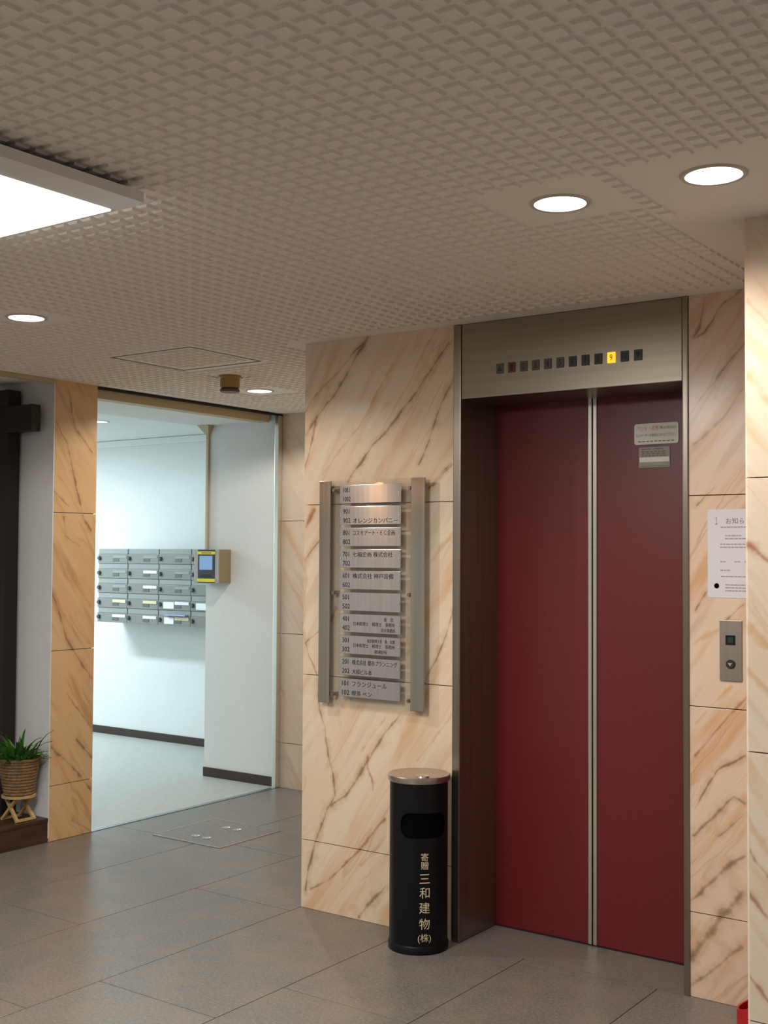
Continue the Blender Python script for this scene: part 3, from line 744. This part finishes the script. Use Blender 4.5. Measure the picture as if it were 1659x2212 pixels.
# ---- mailbox bank
MX0, MZ1, MY = -4.227, 1.526, 2.52
CW, RH = .3485, .1172
mb = thing('mailbox_bank', 'grey steel bank of wall mailboxes in five rows in the mail room', 'mailboxes', (MX0+2*CW, YM, MZ1-5*RH))
MGREY = mat('mailbox_grey', (.235, .235, .215), .42); MGREY2 = mat('mailbox_flap_grey', (.30, .315, .30), .42)
MDARK = mat('mailbox_dark', (.035, .035, .035), .6); PLT = mat('dial_plate', (.12, .13, .125), .4); PALE = mat('mail_white', (.85, .87, .88), .5)
body = box('body', MX0, MX0+4*CW, MY+.012, YM-.002, MZ1-5*RH, MZ1, MGREY, mb, .002)
cards = {(1, 1): [('w', 0)], (2, 1): [('w', 0)], (3, 0): [('c', 0)], (3, 1): [('c', 0)], (3, 2): [('w', 0), ('b', 0)], (3, 3): [('b', 0)],
         (4, 0): [('w', 0)], (4, 1): [('w', 0)], (4, 2): [('c', 0), ('b', .012)]}
for r in range(5):
    for c in range(4):
        x0 = MX0+c*CW+.002; x1 = MX0+(c+1)*CW-.002; zt = MZ1-r*RH-.002; zm = zt-.040; zb = zt-RH+.003
        box('slot_flap', x0+.004, x1-.004, MY+.006, MY+.014, zm+.002, zt, MGREY2, mb)
        bm = bmesh.new(); add_box(bm, x0, x1, MY, MY+.014, zb, zm, .003)
        dr = obj('door', bm, MGREY, mb, ((x0+x1)/2, MY, zb))
        zc = (zb+zm)/2
        lathe('lock_knob', [(.0, .020), (.013, .019), (.015, .014), (.015, .004), (.019, .003), (.019, .0)], (x0+.022, MY+.001, zc+.004), mat('knob_grey', (.10, .10, .105), .3, .5) if (r, c) == (0, 0) else bpy.data.materials['knob_grey'], dr, 20, 'y')
        box('dial_plate', x0+.178, x0+.248, MY-.003, MY+.002, zc-.020, zc+.004, PLT, dr, .001)
        box('card_holder', x0+.180, x0+.330, MY-.0025, MY+.002, zc+.006, zc+.026, MGREY2, dr)
        for kind, dx in cards.get((r, c), []):
            if kind == 'b': box('name_card', x0+.058+dx, x0+.172, MY-.004, MY+.001, zc-.026, zc+.024, PALE, dr)
            else: box('name_card', x0+.181, x0+.331, MY-.0045, MY-.002, zc+.005, zc+.028, PALE if kind == 'w' else CREAM, dr)
fl = box('folded_leaflet', MX0+2*CW+.10, MX0+3*CW-.03, MY-.03, MY+.005, MZ1-4*RH-.040, MZ1-4*RH-.030, mat('leaflet_blue', (.35, .40, .62), .5))
tag(fl, 'folded leaflet poking out of a bottom row mailbox slot', 'leaflet')

# ---- wall terminal on the partition edge and its conduit
tm = thing('wall_terminal', 'grey wall-mounted entry terminal with screen between yellow label strips', 'terminal', (-2.31, YB, 1.297))
TG = mat('terminal_grey', (.42, .42, .41), .45); TS = mat('terminal_side', (.36, .27, .155), .5)
box('casing', -2.435, -2.207, 1.805, YB-.0005, 1.297, 1.521, TS, tm, .004)
box('front_frame', -2.435, -2.208, 1.797, 1.806, 1.297, 1.521, TG, tm, .004)
box('panel', -2.396, -2.242, 1.7945, 1.798, 1.299, 1.519, mat('terminal_black', (.03, .034, .04), .3), tm, .001)
YEL = mat('yellow_label', (.85, .72, .03), .5)
for z0, z1 in ((1.488, 1.507), (1.306, 1.327)):
    lb = box('yellow_label', -2.399, -2.237, 1.7925, 1.795, z0, z1, YEL, tm)
bm = bmesh.new(); x = -2.360
while x < -2.280:
    l_ = random.uniform(.006, .012); add_box(bm, x, x+l_, 1.7918, 1.7926, 1.494, 1.501); x += l_+.003
obj('printed_line', bm, mat('brown_print', (.25, .12, .02), .5), tm)
box('screen', -2.380, -2.262, 1.7925, 1.795, 1.385, 1.478, mat('terminal_screen', (.18, .28, .44), .25, emit=(.25, .42, .75), estr=.35), tm, .002)
box('reader_slot', -2.370, -2.272, 1.7925, 1.795, 1.340, 1.352, mat('slot_black', (.005, .005, .005), .5), tm)
cn = thing('conduit', 'thin beige cable conduit rising from terminal to mail room ceiling', 'conduit', (-2.422, YB, 1.522))
box('channel', -2.434, -2.410, YB-.017, YB-.0005, 1.522, 2.33, mat('beige_conduit', (.55, .44, .30), .5), cn, .004)
bm = bmesh.new()
lo_ = [bm.verts.new((x, y, 2.30)) for x, y in ((-2.436, YB-.0005), (-2.408, YB-.0005), (-2.408, YB-.019), (-2.436, YB-.019))]
hi_ = [bm.verts.new((x, y, 2.361)) for x, y in ((-2.475, YB-.0005), (-2.372, YB-.0005), (-2.372, YB-.06), (-2.475, YB-.06))]
bm.faces.new(lo_); bm.faces.new(hi_)
for i in range(4): j = (i+1) % 4; bm.faces.new((lo_[i], lo_[j], hi_[j], hi_[i]))
obj('ceiling_cap', bm, BEIGE, cn)

# ---- niche on the left: step, post with cross beam, plant on stand
sw = thing('wooden_step', 'dark stained wooden step at foot of marble column on the left', 'step', (-2.15, -.5, 0))
box('riser', XL-.03, XL, -1.6, YC0-.003, 0, .105, STEPW, sw, .002)
box('tread', -2.55, XL+.004, -1.6, YC0-.003, .105, .125, STEPW, sw, .003)
box('side_frame', -2.55, XL-.03, -1.6, -1.57, 0, .105, STEPW, sw)
box('back_frame', -2.55, -2.52, -1.57, YC0-.003, 0, .105, STEPW, sw)
ps = thing('timber_frame', 'dark timber post with cross beam against white wall at left edge', 'timber frame', (-2.09, .02, .125))
box('post', -2.19, -2.012, -.02, .060, .125, H-.045, DWOOD, ps, .004)
box('cross_beam', -2.5, -1.812, -.025, .035, 2.125, 2.265, DWOOD, ps, .006)
PCX, PCY = -1.848, -.038
sdn = thing('plant_stand', 'small pale wooden folding plant stand on the dark step', 'plant stand', (PCX, PCY, .125))
BAM = noisy('pale_bamboo', (.58, .40, .17), (.48, .32, .13), 40, .5, 0, 0, 3)
for s in (-1, 1):
    for t_ in (-1, 1):
        bm = bmesh.new()
        add_bar(bm, (PCX+s*.062, PCY+t_*.052, .128), (PCX-s*.045, PCY+t_*.046, .246), .013, .016, Vector((0, 1, 0))); obj('leg', bm, BAM, sdn)
    bm = bmesh.new(); add_bar(bm, (PCX+s*.058, PCY-.06, .134), (PCX+s*.058, PCY+.06, .134), .014, .012); obj('foot_rail', bm, BAM, sdn)
lathe('ring', [(.072, .244), (.086, .244), (.086, .256), (.072, .256), (.072, .244)], (PCX, PCY, 0), BAM, sdn, 32)
pp = thing('potted_plant', 'leafy green plant in a brown woven basket pot on small wooden stand', 'potted plant', (PCX, PCY, .256))
BSK = noisy('woven_basket', (.30, .185, .085), (.17, .10, .045), 55, .7, 0, .3, 4, (1, 1, 2.2))
bm = bmesh.new(); prof = [(.0, .256), (.070, .256)]
nr = 11
for i in range(nr):
    z0 = .258+i*.0158; r0 = .072+.030*i/nr
    prof += [(r0, z0), (r0+.005, z0+.004), (r0+.0055, z0+.010), (r0+.001, z0+.0150)]
prof += [(.110, .432), (.112, .440), (.107, .445), (.098, .440), (.096, .41)]
lathe('basket', prof, (PCX, PCY, 0), BSK, pp, 36)
lathe('soil', [(.0, .418), (.097, .414)], (PCX, PCY, 0), mat('soil', (.02, .014, .01), .9), pp, 24)
GRN = noisy('leaf_green', (.08, .26, .045), (.18, .38, .08), 20, .5, 0, 0, 2, rnd=.35)
for k in range(120):
    a = random.uniform(0, 2*PI); ln = random.uniform(.11, .22); el_ = random.uniform(.45, 1.45); r0 = random.uniform(0, .075)
    d = Vector((math.cos(a), math.sin(a), 0)); up = Vector((0, 0, 1)); sd_ = d.cross(up)
    p = Vector((PCX, PCY, .414))+d*r0
    rmax = min(((.055-PCY) if d.y > 0 else .5)/max(abs(d.y), .05), ((PCX+2.0) if d.x < 0 else .5)/max(abs(d.x), .05))
    ln = min(ln, max(.06, (rmax-r0)/max(.55, .5+.5*math.cos(el_))))
    if rmax < r0+.03: continue
    bm = bmesh.new(); prev = None; N = 5
    for i in range(N+1):
        f = i/N; w_ = .0085*math.sin(PI*min(.97, f*.85+.12)); e = el_-f*f*1.1
        c = p
        row = [bm.verts.new(c-sd_*w_), bm.verts.new(c+up*(-.0025)), bm.verts.new(c+sd_*w_)]
        if prev:
            for q in range(2): bm.faces.new((prev[q], prev[q+1], row[q+1], row[q]))
        prev = row; p = p+(d*math.cos(e)+up*math.sin(e))*ln/N
    bmesh.ops.solidify(bm, geom=bm.faces[:], thickness=.0008)
    obj('leaf', bm, GRN, pp)

# ---- red extinguisher stand behind the pilaster corner
RED = mat('red_plastic', (.48, .012, .018), .35)
ex = thing('extinguisher_stand', 'red plastic fire extinguisher stand on floor behind right pilaster', 'stand', (2.085, -.30, 0))
bm = bmesh.new(); n = 28; R0 = .098
outer = []
for i in range(n):
    a = 2*PI*i/n; zt = .165+.045*math.cos(a)
    outer.append([(R0*1.0*math.cos(a), R0*math.sin(a), 0), (R0*math.cos(a), R0*math.sin(a), zt), (R0*.94*math.cos(a), R0*.94*math.sin(a), zt), (R0*.94*math.cos(a), R0*.94*math.sin(a), .02), (0.0, 0.0, .02)])
V = [[bm.verts.new((2.085+x, -.30+y, z)) for x, y, z in c_] for c_ in outer]
for i in range(n):
    j = (i+1) % n
    for q in range(4):
        try: bm.faces.new((V[i][q], V[j][q], V[j][q+1], V[i][q+1]))
        except ValueError: pass
bmesh.ops.remove_doubles(bm, verts=bm.verts, dist=1e-5)
obj('cup', bm, RED, ex)
box('base_plate', 1.985, 2.185, -.40, -.20, 0, .012, RED, ex, .004)

# ---- assumed unseen warm bracket lamp, added for warm glints in the steel strips
wl = thing('assumed_wall_lamp', 'assumed unseen small warm globe lamp on bracket on the shop front wall', 'assumed wall lamp', (XL, -2.9, 1.96))
lathe('wall_plate', [(.0, .0), (.035, .0), (.035, .008), (.0, .012)], (XL, -2.9, 1.96), DWOOD, wl, 24, 'x')
lathe('arm', [(.006, .0), (.006, .07)], (XL, -2.9, 1.96), DWOOD, wl, 12, 'x')
bm = bmesh.new(); bmesh.ops.create_uvsphere(bm, u_segments=20, v_segments=12, radius=.042, matrix=Matrix.Translation((XL+.105, -2.9, 1.96)))
obj('globe', bm, mat('assumed_warm_globe', (1, .7, .4), .4, emit=(1.0, .52, .22), estr=16.0), wl, None, True)

for m_ in bpy.data.materials:            # lamps whose light comes from their own light object
    if m_.name.startswith(('lamp_white', 'mail_lamp_white', 'lamp_lit', 'terminal_screen')): m_.cycles.emission_sampling = 'NONE'

# fine print and lettering that cannot be picked apart stays joined in one part each
for o in list(bpy.data.objects):
    if o.parent is not None and o.name.split('.')[0] in ('lettering', 'red_lettering', 'printed_lines', 'small_print', 'printed_line'):
        o['kind'] = 'stuff'
